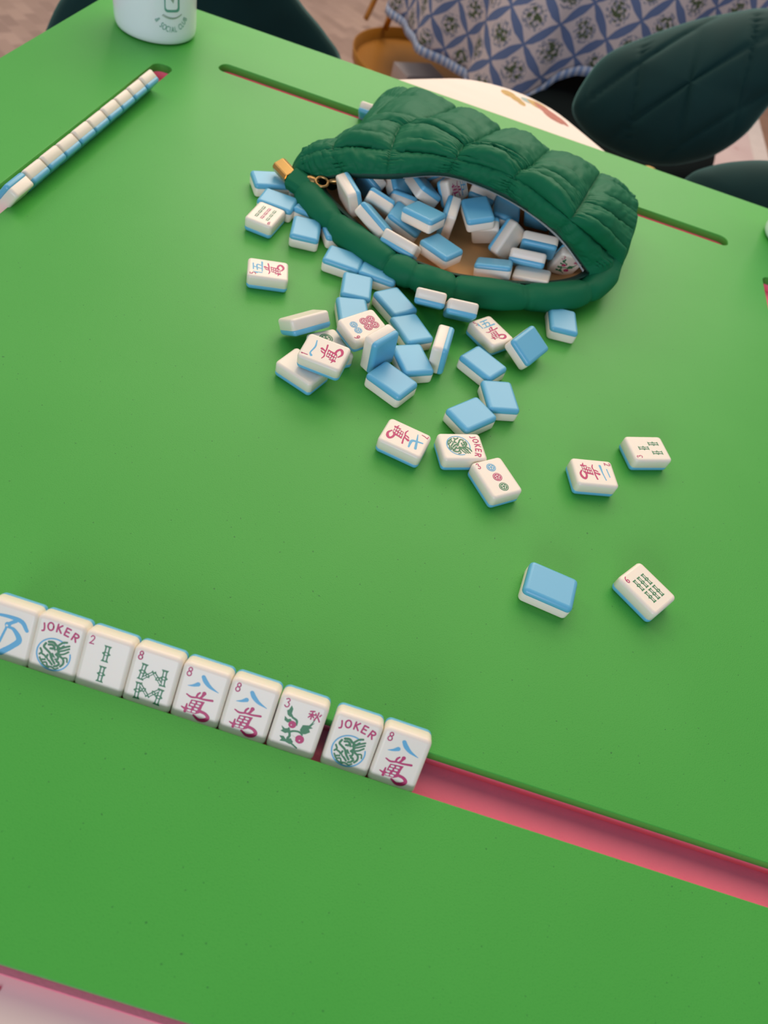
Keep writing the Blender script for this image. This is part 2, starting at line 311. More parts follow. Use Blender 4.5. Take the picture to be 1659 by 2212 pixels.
rect_on('rug_border', [(1.00, 1.2), (1.075, 1.2), (1.075, 4.2), (1.00, 4.2)], 0, .011, M['rugborder'], r2)
# ------------------------------------------------------------------ the card table and its printed top
def rounded_poly(cx, cy, half, r, rot, n=10):
    pts = []
    for k, (sx, sy) in enumerate(((1, 1), (-1, 1), (-1, -1), (1, -1))):
        for i in range(n+1):
            a = k*math.pi/2 + i*math.pi/2/n
            pts.append((sx*(half-r)+r*math.cos(a), sy*(half-r)+r*math.sin(a)))
    c, s = math.cos(rot), math.sin(rot)
    return [(cx+x*c-y*s, cy+x*s+y*c) for x, y in pts]
def prism(name, pts, z0, z1, m, parent=None, bev=0.0):
    """pts in mm (mat frame), z in mm"""
    bm = bmesh.new(); org = parent.location if parent else Vector()
    vs = [bm.verts.new(V((x, y, z0)) - org) for x, y in pts]; f = bm.faces.new(vs)
    g = bmesh.ops.extrude_face_region(bm, geom=[f]); nv = [v for v in g['geom'] if isinstance(v, bmesh.types.BMVert)]
    bmesh.ops.translate(bm, verts=nv, vec=(0, 0, (z1-z0)/1000)); bmesh.ops.recalc_face_normals(bm, faces=bm.faces)
    if bev: bmesh.ops.bevel(bm, geom=[e for e in bm.edges if len({round(v.co.z, 5) for v in e.verts}) == 1], offset=bev/1000, segments=3, affect='EDGES')
    return obj(name, bm, m, parent)
tb = empty('card_table', V((-60, 332, -760)))
tag(tb, 'square table with rounded corners and cream botanical top under the green mat', 'table')
half = (580+115*(math.sqrt(2)-1))/math.sqrt(2)
prism('tabletop', rounded_poly(-60, 332, half, 115, math.pi/4, 12), -44, -19, M['table'], tb, 2)
for dx, dy in ((0, -470), (0, 470), (-470, 0), (470, 0)):
    rod('leg', V((-60+dx, 332+dy, -44)) - tb.location, V((-60+dx*1.05, 332+dy*1.05, -749.5)) - tb.location, .014, M['leg'], tb)
LEAF_N = [0]
def leafshape(name, pts, m):
    LEAF_N[0] += 1; prism(name, pts, -19.0, -18.9+.02*LEAF_N[0], m, tb)
def ell(cx, cy, a, b, rot, n=20, tip=0):
    out = []
    for i in range(n):
        t = 2*math.pi*i/n; k = 1-tip*abs(math.cos(t))**6*.0; x, y = a*math.cos(t)*k, b*math.sin(t)*(1-tip*math.cos(t)**2*.6)
        out.append((cx+x*math.cos(rot)-y*math.sin(rot), cy+x*math.sin(rot)+y*math.cos(rot)))
    return out
leafshape('printed_leaf', ell(-61, 895, 11, 8, -.4), M['petal_ochre'])
leafshape('printed_leaf', ell(-50, 888, 12, 6.5, -.7, tip=.5), M['petal_ochre'])
leafshape('printed_leaf', ell(-42, 881, 9, 5, -.9, tip=.5), M['petal_ochre'])
leafshape('printed_leaf', ell(-34, 894, 11, 6, -.3, tip=.6), M['petal_teal'])
leafshape('printed_leaf', ell(-20, 891, 18, 8, -.45, tip=.7), M['petal_ochre'])
leafshape('printed_leaf', ell(-10, 884, 20, 6, -.6, tip=.8), M['petal_red'])
leafshape('printed_leaf', ell(0, 874, 22, 8, -.75, tip=.8), M['petal_red'])
leafshape('printed_leaf', ell(10, 870, 18, 5, -.7, tip=.8), M['petal_red'])
leafshape('printed_leaf', ell(-141.5, -115.5, 2.2, 1.2, .8, tip=.5), M['petal_pink'])
leafshape('printed_leaf', ell(-141.5, -128, 4, 1.4, .9, tip=.5), M['petal_pink'])
# ------------------------------------------------------------------ the two-layer foam mat
def mat_layer(name, x0, y0, x1, y1, slots, ztop, thick, m, parent, bev=.5, r=10):
    cu = bpy.data.curves.new(name, 'CURVE'); cu.dimensions = '2D'; cu.fill_mode = 'BOTH'
    def rr(a0, b0, a1, b1, rad, hole):
        sp = cu.splines.new('POLY'); pts = []
        for k, (cx, cy) in enumerate(((a1-rad, b1-rad), (a0+rad, b1-rad), (a0+rad, b0+rad), (a1-rad, b0+rad))):
            for i in range(9):
                a = k*math.pi/2 + i*math.pi/16; pts.append((cx+rad*math.cos(a), cy+rad*math.sin(a)))
        if hole: pts = pts[::-1]
        sp.points.add(len(pts)-1); sp.use_cyclic_u = True
        for p, q in zip(sp.points, pts): p.co = (q[0]/1000, q[1]/1000, 0, 1)
    rr(x0, y0, x1, y1, r, False)
    for s in slots: rr(*s, 8.5, True)
    cu.extrude = (thick/2-bev)/1000; cu.bevel_depth = bev/1000; cu.offset = -bev/1000; cu.bevel_resolution = 2
    o = bpy.data.objects.new(name, cu); COL.objects.link(o); bpy.context.view_layer.update()
    me = bpy.data.meshes.new_from_object(o.evaluated_get(bpy.context.evaluated_depsgraph_get())); bpy.data.objects.remove(o)
    me.name = name; me.materials.clear()
    for v in me.vertices: v.co.z += (ztop-thick/2)/1000
    q = obj(name, me, m, parent); return q
gm = empty('game_mat', V((0, 0, 0)))
tag(gm, 'large square green foam game mat with four slots and a pink underside', 'game mat')
SLOTS = [(-357, 0, 210, 20.8), (-357, 645.5, 210, 665.5), (-409.5, 50, -389.5, 617), (243.5, 50, 264, 610)]
mat_layer('green_layer', -517, -107.8, 364, 773, SLOTS, 0, 7.5, M['mat'], gm, r=6)
mat_layer('pink_layer', -517.5, -110.4, 364.5, 773.2, SLOTS, -7.5, 6.5, M['pink'], gm, .2, r=6)
mat_layer('pink_base', -517.5, -110.4, 364.5, 773.2, [], -14, 5, M['pink'], gm, .2, r=6)
# ------------------------------------------------------------------ mahjong tiles
TW, TL, TH, SPLIT = 23.6, 30.5, 12.0, 4.1         # width, height, thickness, blue layer (mm)
def layer(name, z0, z1, rb, rt, m):
    """rounded block layer from z0 to z1; rb / rt = edge radius at bottom / top"""
    bm = bmesh.new(); prof = []; N = 5
    if rb: prof += [(z0+rb*(1-math.sin(a)), rb*(1-math.cos(a))) for a in [math.pi/2*(1-k/N) for k in range(N+1)]]
    else: prof += [(z0, .22), (z0+.22, 0)]
    if rt: prof += [(z1-rt*(1-math.sin(a)), rt*(1-math.cos(a))) for a in [math.pi/2*k/N for k in range(N+1)]]
    else: prof += [(z1-.22, 0), (z1, .22)]
    rings = []
    for z, ins in prof:
        rad = max(3.0-ins, .6); hx, hy = TW/2-ins, TL/2-ins; ring = []
        for k, (sx, sy) in enumerate(((1, 1), (-1, 1), (-1, -1), (1, -1))):
            for i in range(6):
                a = k*math.pi/2+i*math.pi/10
                ring.append(bm.verts.new(((sx*(hx-rad)+rad*math.cos(a))/1000, (sy*(hy-rad)+rad*math.sin(a))/1000, z/1000)))
        rings.append(ring)
    n = len(rings[0])
    for a, b in zip(rings, rings[1:]):
        for k in range(n): bm.faces.new((a[k], a[(k+1) % n], b[(k+1) % n], b[k])).smooth = True
    f0 = bm.faces.new(rings[0][::-1]); f1 = bm.faces.new(rings[-1])
    for f in (f0, f1):
        for e in f.edges: e.smooth = False
    me = bpy.data.meshes.new(name); bm.to_mesh(me); bm.free(); me.materials.append(m); return me
ME_CREAM = layer('face_layer', -TH/2+SPLIT, TH/2, 0, 2.1, M['cream'])
ME_BLUE = layer('back_layer', -TH/2, -TH/2+SPLIT, 2.7, 0, M['blue'])
# ---- strokes (x right, y up, radius; mm) painted in the engraved face
def sample(pts, n=8):
    P = [Vector(p) for p in pts]
    if len(P) == 2: return [P[0].lerp(P[1], k/6) for k in range(7)]
    return [cr(P, k/n) for k in range(n*(len(P)-1)+1)]
def st(col, *pts): return ('s', col, [tuple(p) for p in pts])
def dot(col, x, y, r): return ('d', col, (x, y, r))
def poly(col, *pts): return ('p', col, pts)
def arc(col, cx, cy, r, a0, a1, w, n=14):
    return ('s', col, [(cx+r*math.cos(math.radians(a0+(a1-a0)*k/n)), cy+r*math.sin(math.radians(a0+(a1-a0)*k/n)), w) for k in range(n+1)])
def xf(items, sx, sy, dx, dy, rot=0, ws=None):
    out = []; c, s = math.cos(rot), math.sin(rot); ws = ws if ws is not None else (sx+sy)/2
    def t(x, y): x, y = x*sx, y*sy; return (x*c-y*s+dx, x*s+y*c+dy)
    for k, col, d in items:
        if k == 's': out.append((k, col, [(*t(x, y), w*ws) for x, y, w in d]))
        elif k == 'd': out.append((k, col, (*t(d[0], d[1]), d[2]*ws)))
        else: out.append((k, col, [t(*p) for p in d]))
    return out
R_, G_, B_, C_ = 0, 1, 2, 3
def digit(ch, col=R_, w=.28):
    D = {'1': [st(col, (-.5, 1.3, w), (0, 2, w), (0, -2, w))],
         '2': [st(col, (-1, 1.2, w), (-.3, 2, w), (.8, 1.7, w), (.9, .7, w), (0, -.8, w), (-1.1, -2, w)), st(col, (-1.1, -2, w), (1.2, -1.9, w))],
         '3': [st(col, (-1, 1.6, w), (0, 2.1, w), (.9, 1.4, w), (.1, .3, w)), st(col, (.1, .3, w), (1.1, -.4, w), (.9, -1.7, w), (-.2, -2.1, w), (-1.1, -1.5, w))],
         '5': [st(col, (1, 2, w), (-.8, 2, w)), st(col, (-.8, 2, w), (-.9, .3, w)), st(col, (-.9, .3, w), (.5, .5, w), (1, -.7, w), (.3, -1.9, w), (-1, -1.8, w))],
         '6': [st(col, (.9, 1.9, w), (-.3, 1.1, w), (-1, -.5, w), (-.6, -1.8, w), (.4, -2, w), (1, -1, w), (.4, -.1, w), (-.8, -.5, w))],
         '7': [st(col, (-1.1, 2, w), (1.1, 2, w)), st(col, (1.1, 2, w), (.1, 0, w), (-.2, -2, w))],
         '8': [arc(col, .1, 1.1, .9, 0, 360, w), arc(col, -.05, -1, 1.1, 0, 360, w)],
         '9': [arc(col, 0, .9, 1, 0, 360, w), st(col, (1, .9, w), (.8, -1, w), (-.4, -2, w))]}
    return D[ch]
def crak_body():                                                       # the red lower character
    L = [st(R_, (-6.4, -.3, .35), (-4, -1.1, .5), (-1, -.5, .45), (2, -.4, .5), (6.1, .3, .6)),
         st(R_, (-.5, 2.3, .45), (-1.3, 1.2, .55), (-1.6, -.4, .5)), dot(R_, 1.5, 2.6, 1.0), st(R_, (1.5, 2.6, .9), (.9, .8, .6), (0, -.5, .5)),
         poly(R_, (-3.6, -2.3), (2.9, -1.5), (2.3, -4), (1.9, -7.9), (.2, -8.9), (-4.2, -9.0), (-4.1, -5)),
         st(R_, (-7.2, -7.2, .3), (-5.4, -7.7, .55), (-3.5, -7.2, .6)), st(R_, (-5.0, -5.2, .4), (-5.0, -9.1, .7)),
         st(R_, (1.6, -6.8, .8), (4.6, -7.3, .75), (6.3, -8.9, .9), (5.0, -10.6, 1.0), (2.2, -11.2, .75), (-.6, -9.7, .5))]
    for (x, y) in ((-2.2, -3.2), (.4, -3.0), (-2.6, -4.8), (0, -4.6), (-3.3, -6.5), (-.3, -6.4), (-3.2, -8.1), (-.9, -8.0)):
        L.append(st(C_, (x-.35, y, .52), (x+.45, y+.05, .52)))
    return L
def ban():  return [st(B_, (-7.0, 4.1, .12), (-4.6, 4.9, .6), (-2.5, 6.2, 1.1)), st(B_, (-1.0, 10.6, 1.0), (.6, 8.6, 1.15), (3.4, 6.6, .8), (7.8, 5.1, .12))]
def five(): return [st(B_, (-5.5, 11, .3), (-6.8, 8.2, .6)), st(B_, (-6, 9.4, .5), (-5.9, 4.6, .5)), st(B_, (-2.8, 11, .5), (4.5, 11.4, .5)),
                    st(B_, (.6, 11, .5), (-1.2, 4.8, .5)), st(B_, (-3, 8.1, .5), (3.3, 8.4, .6), (2.6, 5, .5)), st(B_, (-4.4, 4.4, .4), (7.2, 4.9, .7))]
def seven():return [st(B_, (-6.8, 6.6, .3), (-1, 8, .7), (5.6, 9.4, .9)), st(B_, (-1.4, 12, .5), (-.6, 7.6, .8), (.8, 4.9, 1.0), (6.5, 5.0, .6))]
def sprig(): pass
def bamboo(x, y, L=8.4, rot=0, w=1.9, col=G_):
    h = L/2; it = [poly(col, (-w, h), (w, h), (w*.62, h*.72), (w*.62, h*.2), (w*1.15, 0), (w*.62, -h*.2), (w*.62, -h*.72), (w, -h), (-w, -h), (-w*.62, -h*.72), (-w*.62, -h*.2), (-w*1.15, 0), (-w*.62, h*.2), (-w*.62, h*.72)),
          st(C_, (0, h*.72, w*.26), (0, h*.32, w*.26)), st(C_, (0, -h*.72, w*.26), (0, -h*.32, w*.26)), dot(C_, 0, 0, w*.3)]
    return xf(it, 1, 1, x, y, rot, 1)
def circle_pip(x, y, r, col):
    L = [dot(col, x, y, r), arc(C_, x, y, r*.78, 0, 360, .13)]
    for k in range(5): a = k*2*math.pi/5; L.append(dot(C_, x+r*.38*math.cos(a), y+r*.38*math.sin(a), r*.16))
    return L
def joker():
    w = .42; L = []
    def let(items, x, y, rot): L.extend(xf(items, 1, 1, x, y, math.radians(rot), 1))
    let([st(R_, (.4, 1.9, w), (.5, 0, w), (.2, -1.6, w), (-.7, -1.9, w))], -8.0, 9.4, 12)
    let([st(R_, *[(1.35*math.cos(a), 1.9*math.sin(a), w) for a in [2*math.pi*k/14 for k in range(15)]])], -4.7, 10.7, 6)
    let([st(R_, (-.8, 1.9, w), (-.8, -1.9, w)), st(R_, (1.2, 1.9, w), (-.6, 0, w)), st(R_, (-.4, .3, w), (1.3, -1.9, w))], -.7, 11.0, -2)
    let([st(R_, (-.9, 1.9, w), (-.9, -1.9, w)), st(R_, (-.9, 1.9, w), (1.1, 1.9, w)), st(R_, (-.9, .1, w), (.8, .1, w)), st(R_, (-.9, -1.9, w), (1.2, -1.9, w))], 3.4, 10.5, -10)
    let([st(R_, (-.9, 1.9, w), (-.9, -1.9, w)), st(R_, (-.9, 1.8, w), (.7, 1.8, w), (1.3, 1, w), (.6, .1, w), (-.8, 0, w)), st(R_, (0, 0, w), (1.3, -1.9, w))], 7.4, 9.2, -18)
    cx, cy, r = -.5, -2.6, 8.0
    L.append(arc(B_, cx, cy, r, 62, 378, .34, 30))
    rnd = random.Random(4)
    def g(*p, w=.38): L.append(st(G_, *[(cx+x, cy+y, w) for x, y in p]))
    g((-4.6, 4.5), (-5.2, 2.6), (-3.6, 1.4), (-1.8, .2), (-.4, -2.2), (1.4, -4.2), w=.55)
    g((-3.4, 5.6), (-1.2, 6.0), (.8, 4.6), (2.6, 4.2), (3.8, 5.6), w=.6); g((.8, 4.6), (3.0, 7.2), (4.9, 8.0), w=.5)
    g((2.2, 3.6), (4.2, 5.2), (6.4, 6.6), w=.45); g((1.8, 2.2), (4.0, 3.4), (6.6, 5.2), w=.42); g((2.4, .8), (4.6, 1.8), (6.6, 3.6), w=.42)
    g((-3.2, 4.2), (-1.4, 4.6), (-.2, 3.2), (-2, 2.6), w=.55); g((-.6, 2.6), (1.0, 3.2), (2.2, 2.0), (1.2, .4), w=.6)
    g((-6.6, 1.2), (-5.6, -.4), (-6.4, -1.8), w=.45); g((-5.4, -1.2), (-3.6, -2.0), (-3.0, -3.4), (-4.8, -4.2), w=.45)
    g((-2.6, -1.0), (-2.8, -2.6), (-1.2, -3.8), (.4, -5.2), w=.5); g((-6.0, -3.4), (-4.4, -5.4), (-2.6, -4.9), (-1.6, -6.4), w=.4)
    g((-.6, .2), (.8, -1.6), (2.2, -2.0), (2.4, -.4), (1.2, .4), w=.5); g((3.2, .2), (5.0, -1.0), (5.4, -3.0), (4.4, -4.8), w=.5)
    g((2.2, -2.8), (3.6, -3.4), (2.8, -5.0), (1.6, -5.6), w=.55); g((4.6, -.2), (6.4, .2), (7.0, -1.6), w=.35)
    g((-1.4, -6.6), (.6, -6.4), (2.2, -6.9), (3.6, -5.9), w=.38); g((-4.2, -6.1), (-2.4, -6.8), (-.8, -7.1), w=.35)
    for k in range(10):
        a, q = rnd.uniform(0, 6.28), rnd.uniform(1.5, 5.2); x, y, b = q*math.cos(a), q*math.sin(a), rnd.uniform(0, 6.28)
        L.append(st(C_, (cx+x, cy+y, .2), (cx+x+.9*math.cos(b), cy+y+.9*math.sin(b), .2)))
    return L
def glyph(code):
    k, n = (code[0], code[1:]) if code not in ('joker', 'west') else (code, '')
    L = []
    if code == 'joker': return joker()
    if code == 'west':
        return [st(B_, (-8, 8.5, .6), (-1, 9.2, .9), (5, 8.6, 1.1), (8.2, 5.0, .9)), st(B_, (2.4, 8.2, .9), (-.6, 5.6, .8), (-1.6, 3.4, .5)), dot(B_, -1.0, 5.0, 1.5), dot(C_, -1.4, 4.6, .55),
                st(B_, (-1.2, 4.6, .5), (-3.2, -4.4, .6)), st(B_, (-1.0, 4.0, .45), (2.2, 3.6, .9), (5.6, -.6, 1.4), (3.2, -4.6, 1.3), (-1.6, -9.6, 1.4)), st(B_, (-7, 4.2, .7), (-7.6, -2, .8), (-6.2, -9, .8), (-1.6, -9.8, 1.1))]
    if k == 'c':
        L = {'8': ban, '5': five, '7': seven, '2': lambda: [st(B_, (-3.4, 9.6, .4), (3.4, 10.2, .4)), st(B_, (-6, 5.2, .9), (0, 5.6, .5), (6.4, 6.6, .4))],
             '1': lambda: [st(B_, (-7.2, 6.8, .9), (-5, 8.2, .5), (1, 7.2, .6), (6.6, 8.2, .35))]}[n]() + crak_body()
        L += xf(digit(n), .9, 1.05, -7.9, 11.2, 0, 1)
    elif k == 'b':
        spots = {'2': [(0, 6.4, 0), (0, -4.3, 0)], '3': [(0, 4.4, 0), (-4.2, -5.2, 0), (4.2, -5.2, 0)]}.get(n, [])
        for x, y, r in spots: L += bamboo(x, y, 8.4, r, 1.9)
        if n == '6':
            for x in (-4.2, 0, 4.2):
                for y in (4.4, -4.9): L += bamboo(x, y, 8.0, 0, 1.55)
        if n == '9':
            for x in (-4.8, 0, 4.8):
                for y in (6.2, 0, -6.2): L += bamboo(x, y, 5.0, 0, 1.5, R_ if x == 0 else G_)
        if n == '8':
            for s in (1, -1):
                oy = 3.4 if s == 1 else -6.6
                it = bamboo(-5.2, 0, 8.6, -.06, 1.75) + bamboo(5.2, 0, 8.6, .06, 1.75) + bamboo(-2.5, -1.2, 7.2, -.78, 1.25) + bamboo(2.5, -1.2, 7.2, .78, 1.25)
                L += xf(it, 1, s, 0, oy, 0, 1)
        L += xf(digit(n), .85, 1.0, -7.9, 11.2, 0, 1)
    elif k == 'd':
        if n == '3': L = circle_pip(0, 8.2, 3.3, B_)+circle_pip(0, 0, 3.3, R_)+circle_pip(0, -8.2, 3.3, G_)
        if n == '6':
            L = circle_pip(-2.9, 7.0, 2.9, B_)+circle_pip(2.9, 7.0, 2.9, B_)
            for x in (-2.9, 2.9):
                for y in (-1.6, -7.2): L += circle_pip(x, y, 3.2, R_)
        if n == '2': L = circle_pip(0, 6.6, 5.0, B_)+circle_pip(0, -6.2, 5.0, G_)
        L += xf(digit(n), .85, 1.0, -8.2, 11.4, 0, 1)
    elif k == 'f':
        def leaf(*p): L.append(poly(G_, *p))
        leaf((-5.6, 10.6), (-4.4, 9.0), (-4.4, 6.6), (-3.2, 5.2), (-4.8, 4.6), (-6.2, 5.4), (-7.0, 7.4), (-6.2, 8.2))
        leaf((-7.2, 4.4), (-5.4, 3.2), (-4.2, 3.8), (-3.0, 2.6), (-5.0, 1.4), (-6.8, 2.2))
        L.append(st(G_, (-3.6, 4.8, .5), (-1.2, 3.8, .6), (-.6, 1.6, .4)))
        leaf((7.4, 5.6), (5.0, 3.4), (2.2, 2.6), (1.6, -.2), (2.8, -2.0), (4.6, -1.6), (6.6, .2), (5.6, 1.6), (7.2, 2.6), (6.0, 3.0))
        L.append(st(G_, (6.9, 7.0, .2), (5.6, 3.6, .35), (3.4, 1.0, .3)))
        leaf((-7.4, -.8), (-5.4, -1.8), (-3.6, -1.2), (-3.0, -3.2), (-4.6, -4.2), (-7.0, -3.6), (-6.2, -2.6))
        leaf((-6.8, -6.2), (-4.8, -5.8), (-3.4, -7.0), (-1.2, -5.8), (.4, -7.4), (-.8, -9.0), (-3.4, -8.4), (-6.0, -8.8), (-5.4, -7.4))
        L.append(st(G_, (-3.0, -3.0, .6), (-1.0, -1.8, .5), (1.6, -1.4, .5), (3.4, -2.4, .4))); L.append(st(G_, (-3.6, -1.2, .5), (-2.2, -4.6, .6), (-2.4, -7.0, .6), (2.8, -9.8, .35)))
        L += [dot(R_, -2.6, 1.2, 1.9), dot(R_, 2.9, -5.0, 2.2), dot(C_, -3.0, .9, .3), dot(C_, 3.0, -5.6, .35), st(C_, (-.6, -4.6, .5), (.6, -5.4, .4))]
        L += xf(digit('3'), .9, 1.05, -7.9, 11.2, 0, 1)
        w = .34
        L += [st(R_, (3.6, 10.6, w), (5.6, 11.2, w)), st(R_, (3.4, 9.2, w), (6.0, 9.4, w)), st(R_, (4.8, 11, w), (4.8, 6.8, w)), st(R_, (4.7, 9.2, w), (3.5, 7.4, w)), st(R_, (4.9, 9, w), (5.9, 8, w)),
              st(R_, (7.6, 11.2, w), (7.4, 9.2, w), (6.4, 6.8, w)), st(R_, (7.5, 9, w), (9.1, 6.8, w)), st(R_, (6.4, 10.2, w), (6.7, 9.4, w)), st(R_, (9.0, 10.4, w), (8.5, 9.5, w))]
    return L
def strokes_mesh(name, L, mats, z0=0.0, dz=.004):
    """flat painted strokes (mm) -> mesh in metres; material slot per colour"""
    vs, fs, ms = [], [], []
    for i, (k, col, d) in enumerate(L):
        z = (z0 + dz*i)/1000 if col != C_ else (z0 + dz*(len(L)+3))/1000
        def face(pts):
            b = len(vs); vs.extend([(x/1000, y/1000, z) for x, y in pts]); fs.append(tuple(range(b, b+len(pts)))); ms.append(col)
        if k == 'd': face([(d[0]+d[2]*math.cos(2*math.pi*a/20), d[1]+d[2]*math.sin(2*math.pi*a/20)) for a in range(20)])
        elif k == 'p': face(d if area2(d) > 0 else d[::-1])
        else:
            P = sample(d); n = len(P); left, right = [], []
            for j in range(n):
                t = P[min(j+1, n-1)]-P[max(j-1, 0)]; t = Vector((t.x, t.y)); t = t.normalized() if t.length > 1e-6 else Vector((1, 0)); w = max(P[j].z, .05)
                left.append((P[j].x-t.y*w, P[j].y+t.x*w)); right.append((P[j].x+t.y*w, P[j].y-t.x*w))
            cap = []
            for (p, q, w) in ((P[-1], P[-2], max(P[-1].z, .05)), (P[0], P[1], max(P[0].z, .05))):
                a0 = math.atan2(p.y-q.y, p.x-q.x)-math.pi/2; cap.append([(p.x+w*math.cos(a0+math.pi*m_/6), p.y+w*math.sin(a0+math.pi*m_/6)) for m_ in range(0, 7)])
            b = len(vs)
            for a_, b_ in zip(right, left): vs.append((a_[0]/1000, a_[1]/1000, z)); vs.append((b_[0]/1000, b_[1]/1000, z))
            for j in range(n-1): fs.append((b+2*j, b+2*j+2, b+2*j+3, b+2*j+1)); ms.append(col)
            for c_ in cap: face(c_)
    me = bpy.data.meshes.new(name); me.from_pydata(vs, [], fs)
    for m_ in mats: me.materials.append(m_)
    for p, c_ in zip(me.polygons, ms): p.material_index = c_
    me.update(); return me
def area2(P): return sum(P[i][0]*P[(i+1) % len(P)][1]-P[(i+1) % len(P)][0]*P[i][1] for i in range(len(P)))
INKS = [M['red'], M['green'], M['pblue'], M['cream']]
GM = {}
def glyph_mesh(code):
    if code not in GM: GM[code] = strokes_mesh('engraved_mark', xf(glyph(code), 1.0, 1.0, 0, -.2, 0, 1.0), INKS, .03)
    return GM[code]
def tile(rot, t, code, label, group):
    q = Quaternion(rot); Rm = q.to_matrix(); s = -1 if Rm[2][2] > 0 else 1            # which broad face is underneath
    base = Vector(t) + Rm @ Vector((0, 0, s*TH/2))
    e = empty('mahjong_tile', V(base)); e.rotation_mode = 'QUATERNION'; e.rotation_quaternion = q; tag(e, label, 'mahjong tile', group)
    off = Vector((0, 0, -s*TH/2/1000))
    for nm, me in (('face_layer', ME_CREAM), ('back_layer', ME_BLUE)):
        o = obj(nm, me, None, e); o.location = off
    if code: o = obj('engraved_mark', glyph_mesh(code), None, e); o.location = off + Vector((0, 0, TH/2/1000))
    return e
for rot, t, code, inbag, label in TILES:
    tile(rot, t, code, label, 'tiles heaped inside the pouch' if inbag else 'tiles spilled on the mat')
# racked tiles: leaning 34 degrees back in a slot.  fy,fz = top edge of the face (mm), measured across the slot
LEAN = math.radians(39)
def racked(across, along, org, ctr, code, label, group, flip=False, dyaw=0, lift=0, lean=None):
    LEAN = lean or math.radians(39)
    """across = unit vector from the player's side to the mat's centre; along = unit vector to the tile's right"""
    up = (across*math.sin(LEAN) + Vector((0, 0, math.cos(LEAN)))); fn = -(across*math.cos(LEAN) - Vector((0, 0, math.sin(LEAN))))   # face normal
    x = up.cross(fn)
    top = org + along*ctr + across*(19.0+lift*.5) + Vector((0, 0, 18.3+lift))
    c_ = top - up*TL/2 - fn*TH/2
    if flip: fn = -fn; x = -x
    Rm = Matrix((x, up, fn)).transposed()
    if dyaw: Rm = Matrix.Rotation(dyaw, 3, 'Z') @ Rm
    return tile(Rm.to_quaternion(), c_, code, label, group)
A, X = Vector((0, 1, 0)), Vector((1, 0, 0)); O = Vector((0, 0, 0))
near = [(-205.0, 'west', 'leftmost racked tile, cut by the frame, with a large blue character'), (-181.7, 'joker', 'joker tile racked between the blue character and the two bamboo tile'),
        (-158.4, 'b2', 'racked tile with two green bamboo sticks'), (-134.7, 'b8', 'racked tile with eight bamboo sticks forming W and M shapes'),
        (-110.8, 'c8', 'racked 8 character tile next to the eight bamboo tile'), (-87.0, 'c8', 'racked 8 character tile left of the plant flower tile'),
        (-62.9, 'f3', 'racked flower tile with green plant and two magenta berries'), (-35.8, 'joker', 'joker tile racked right of the gap, second from the right end'),
        (-11.8, 'c8', 'racked 8 character tile at the right end of the near row')]
for k, (cx, code, lab) in enumerate(near):
    racked(A, X, O, cx, code, lab, 'tiles racked in the near slot', dyaw=(-.012 if k == 8 else 0), lift=(0, .3, 0, .2, 0, .1, .3, 0, .2)[k])
ys = [560.5, 536.5, 512.2, 487.8, 463.6, 439.2, 415, 391, 367, 342.6, 318.8]
for k in range(10):
    pos = ['nearest the mug, at the top end', 'second from the mug end', 'third from the mug end', 'fourth from the mug end', 'fifth from the mug end',
           'sixth from the mug end', 'seventh from the mug end', 'third from its near end', 'second from its near end', 'at the near end, turned round, white end showing'][k]
    racked(Vector((1, 0, 0)), Vector((0, -1, 0)), Vector((-407, 0, 0)), -(ys[k]+ys[k+1])/2, '', 'left slot tile ' + pos, 'tiles racked in the left slot', flip=(k == 9), lift=(1.2 if k == 0 else .4*(k % 2)))
racked(Vector((0, -1, 0)), Vector((-1, 0, 0)), Vector((0, 665.8, 0)), 190.7, '', 'single tile standing in the far slot behind the pouch', 'tile in the far slot')
# ------------------------------------------------------------------ quilted pouch
pouch = empty('quilted_pouch', V((-60, 520, 0)))
tag(pouch, 'emerald green quilted puffer pouch lying open with tiles spilling out', 'pouch'); PO = pouch.location
rows = [[(-200.0, 462.0, 20), (-170.6, 459.0, 36), (-135.8, 462.2, 46), (-89.2, 479.4, 56), (-38.3, 472.8, 58), (11.6, 458.8, 50), (51.1, 455.9, 26)],
        [(-212.0, 468.0, 32), (-186.0, 472.0, 46), (-139.3, 478.9, 56), (-85.9, 478.9, 68), (-36.2, 472.6, 72), (16.7, 453.3, 64), (69.2, 482.0, 30)],
        [(-210.0, 495.0, 31), (-180.0, 497.0, 42), (-139.1, 517.1, 58), (-82.4, 495.0, 70), (-29.8, 486.0, 72), (22.3, 477.0, 64), (77.2, 524.3, 32)],
        [(-190.0, 562.0, 22), (-173.0, 558.0, 38), (-122.5, 540.8, 60), (-72.1, 515.3, 70), (-21.5, 511.7, 70), (30.1, 517.5, 60), (82.0, 568.6, 32)],
        [(-183.4, 683.0, 20), (-159.0, 658.8, 36), (-105.7, 630.8, 44), (-56.1, 614.4, 46), (-6.9, 606.1, 46), (46.1, 604.6, 42), (81.0, 605.5, 28)]]
CP = [[Vector(p) for p in r] for r in rows]
def base_pt(u, v):                                                     # u 0..6 across, v 0..4 front to back
    return cr([cr(r, u) for r in CP], v)
from mathutils import noise as NZ
def nrm(u, v):
    e = .05; a = base_pt(min(u+e, 6), v)-base_pt(max(u-e, 0), v); b = base_pt(u, min(v+e, 4))-base_pt(u, max(v-e, 0))
    n = a.cross(b); return n.normalized() if n.length > 1e-6 else Vector((0, 0, 1))
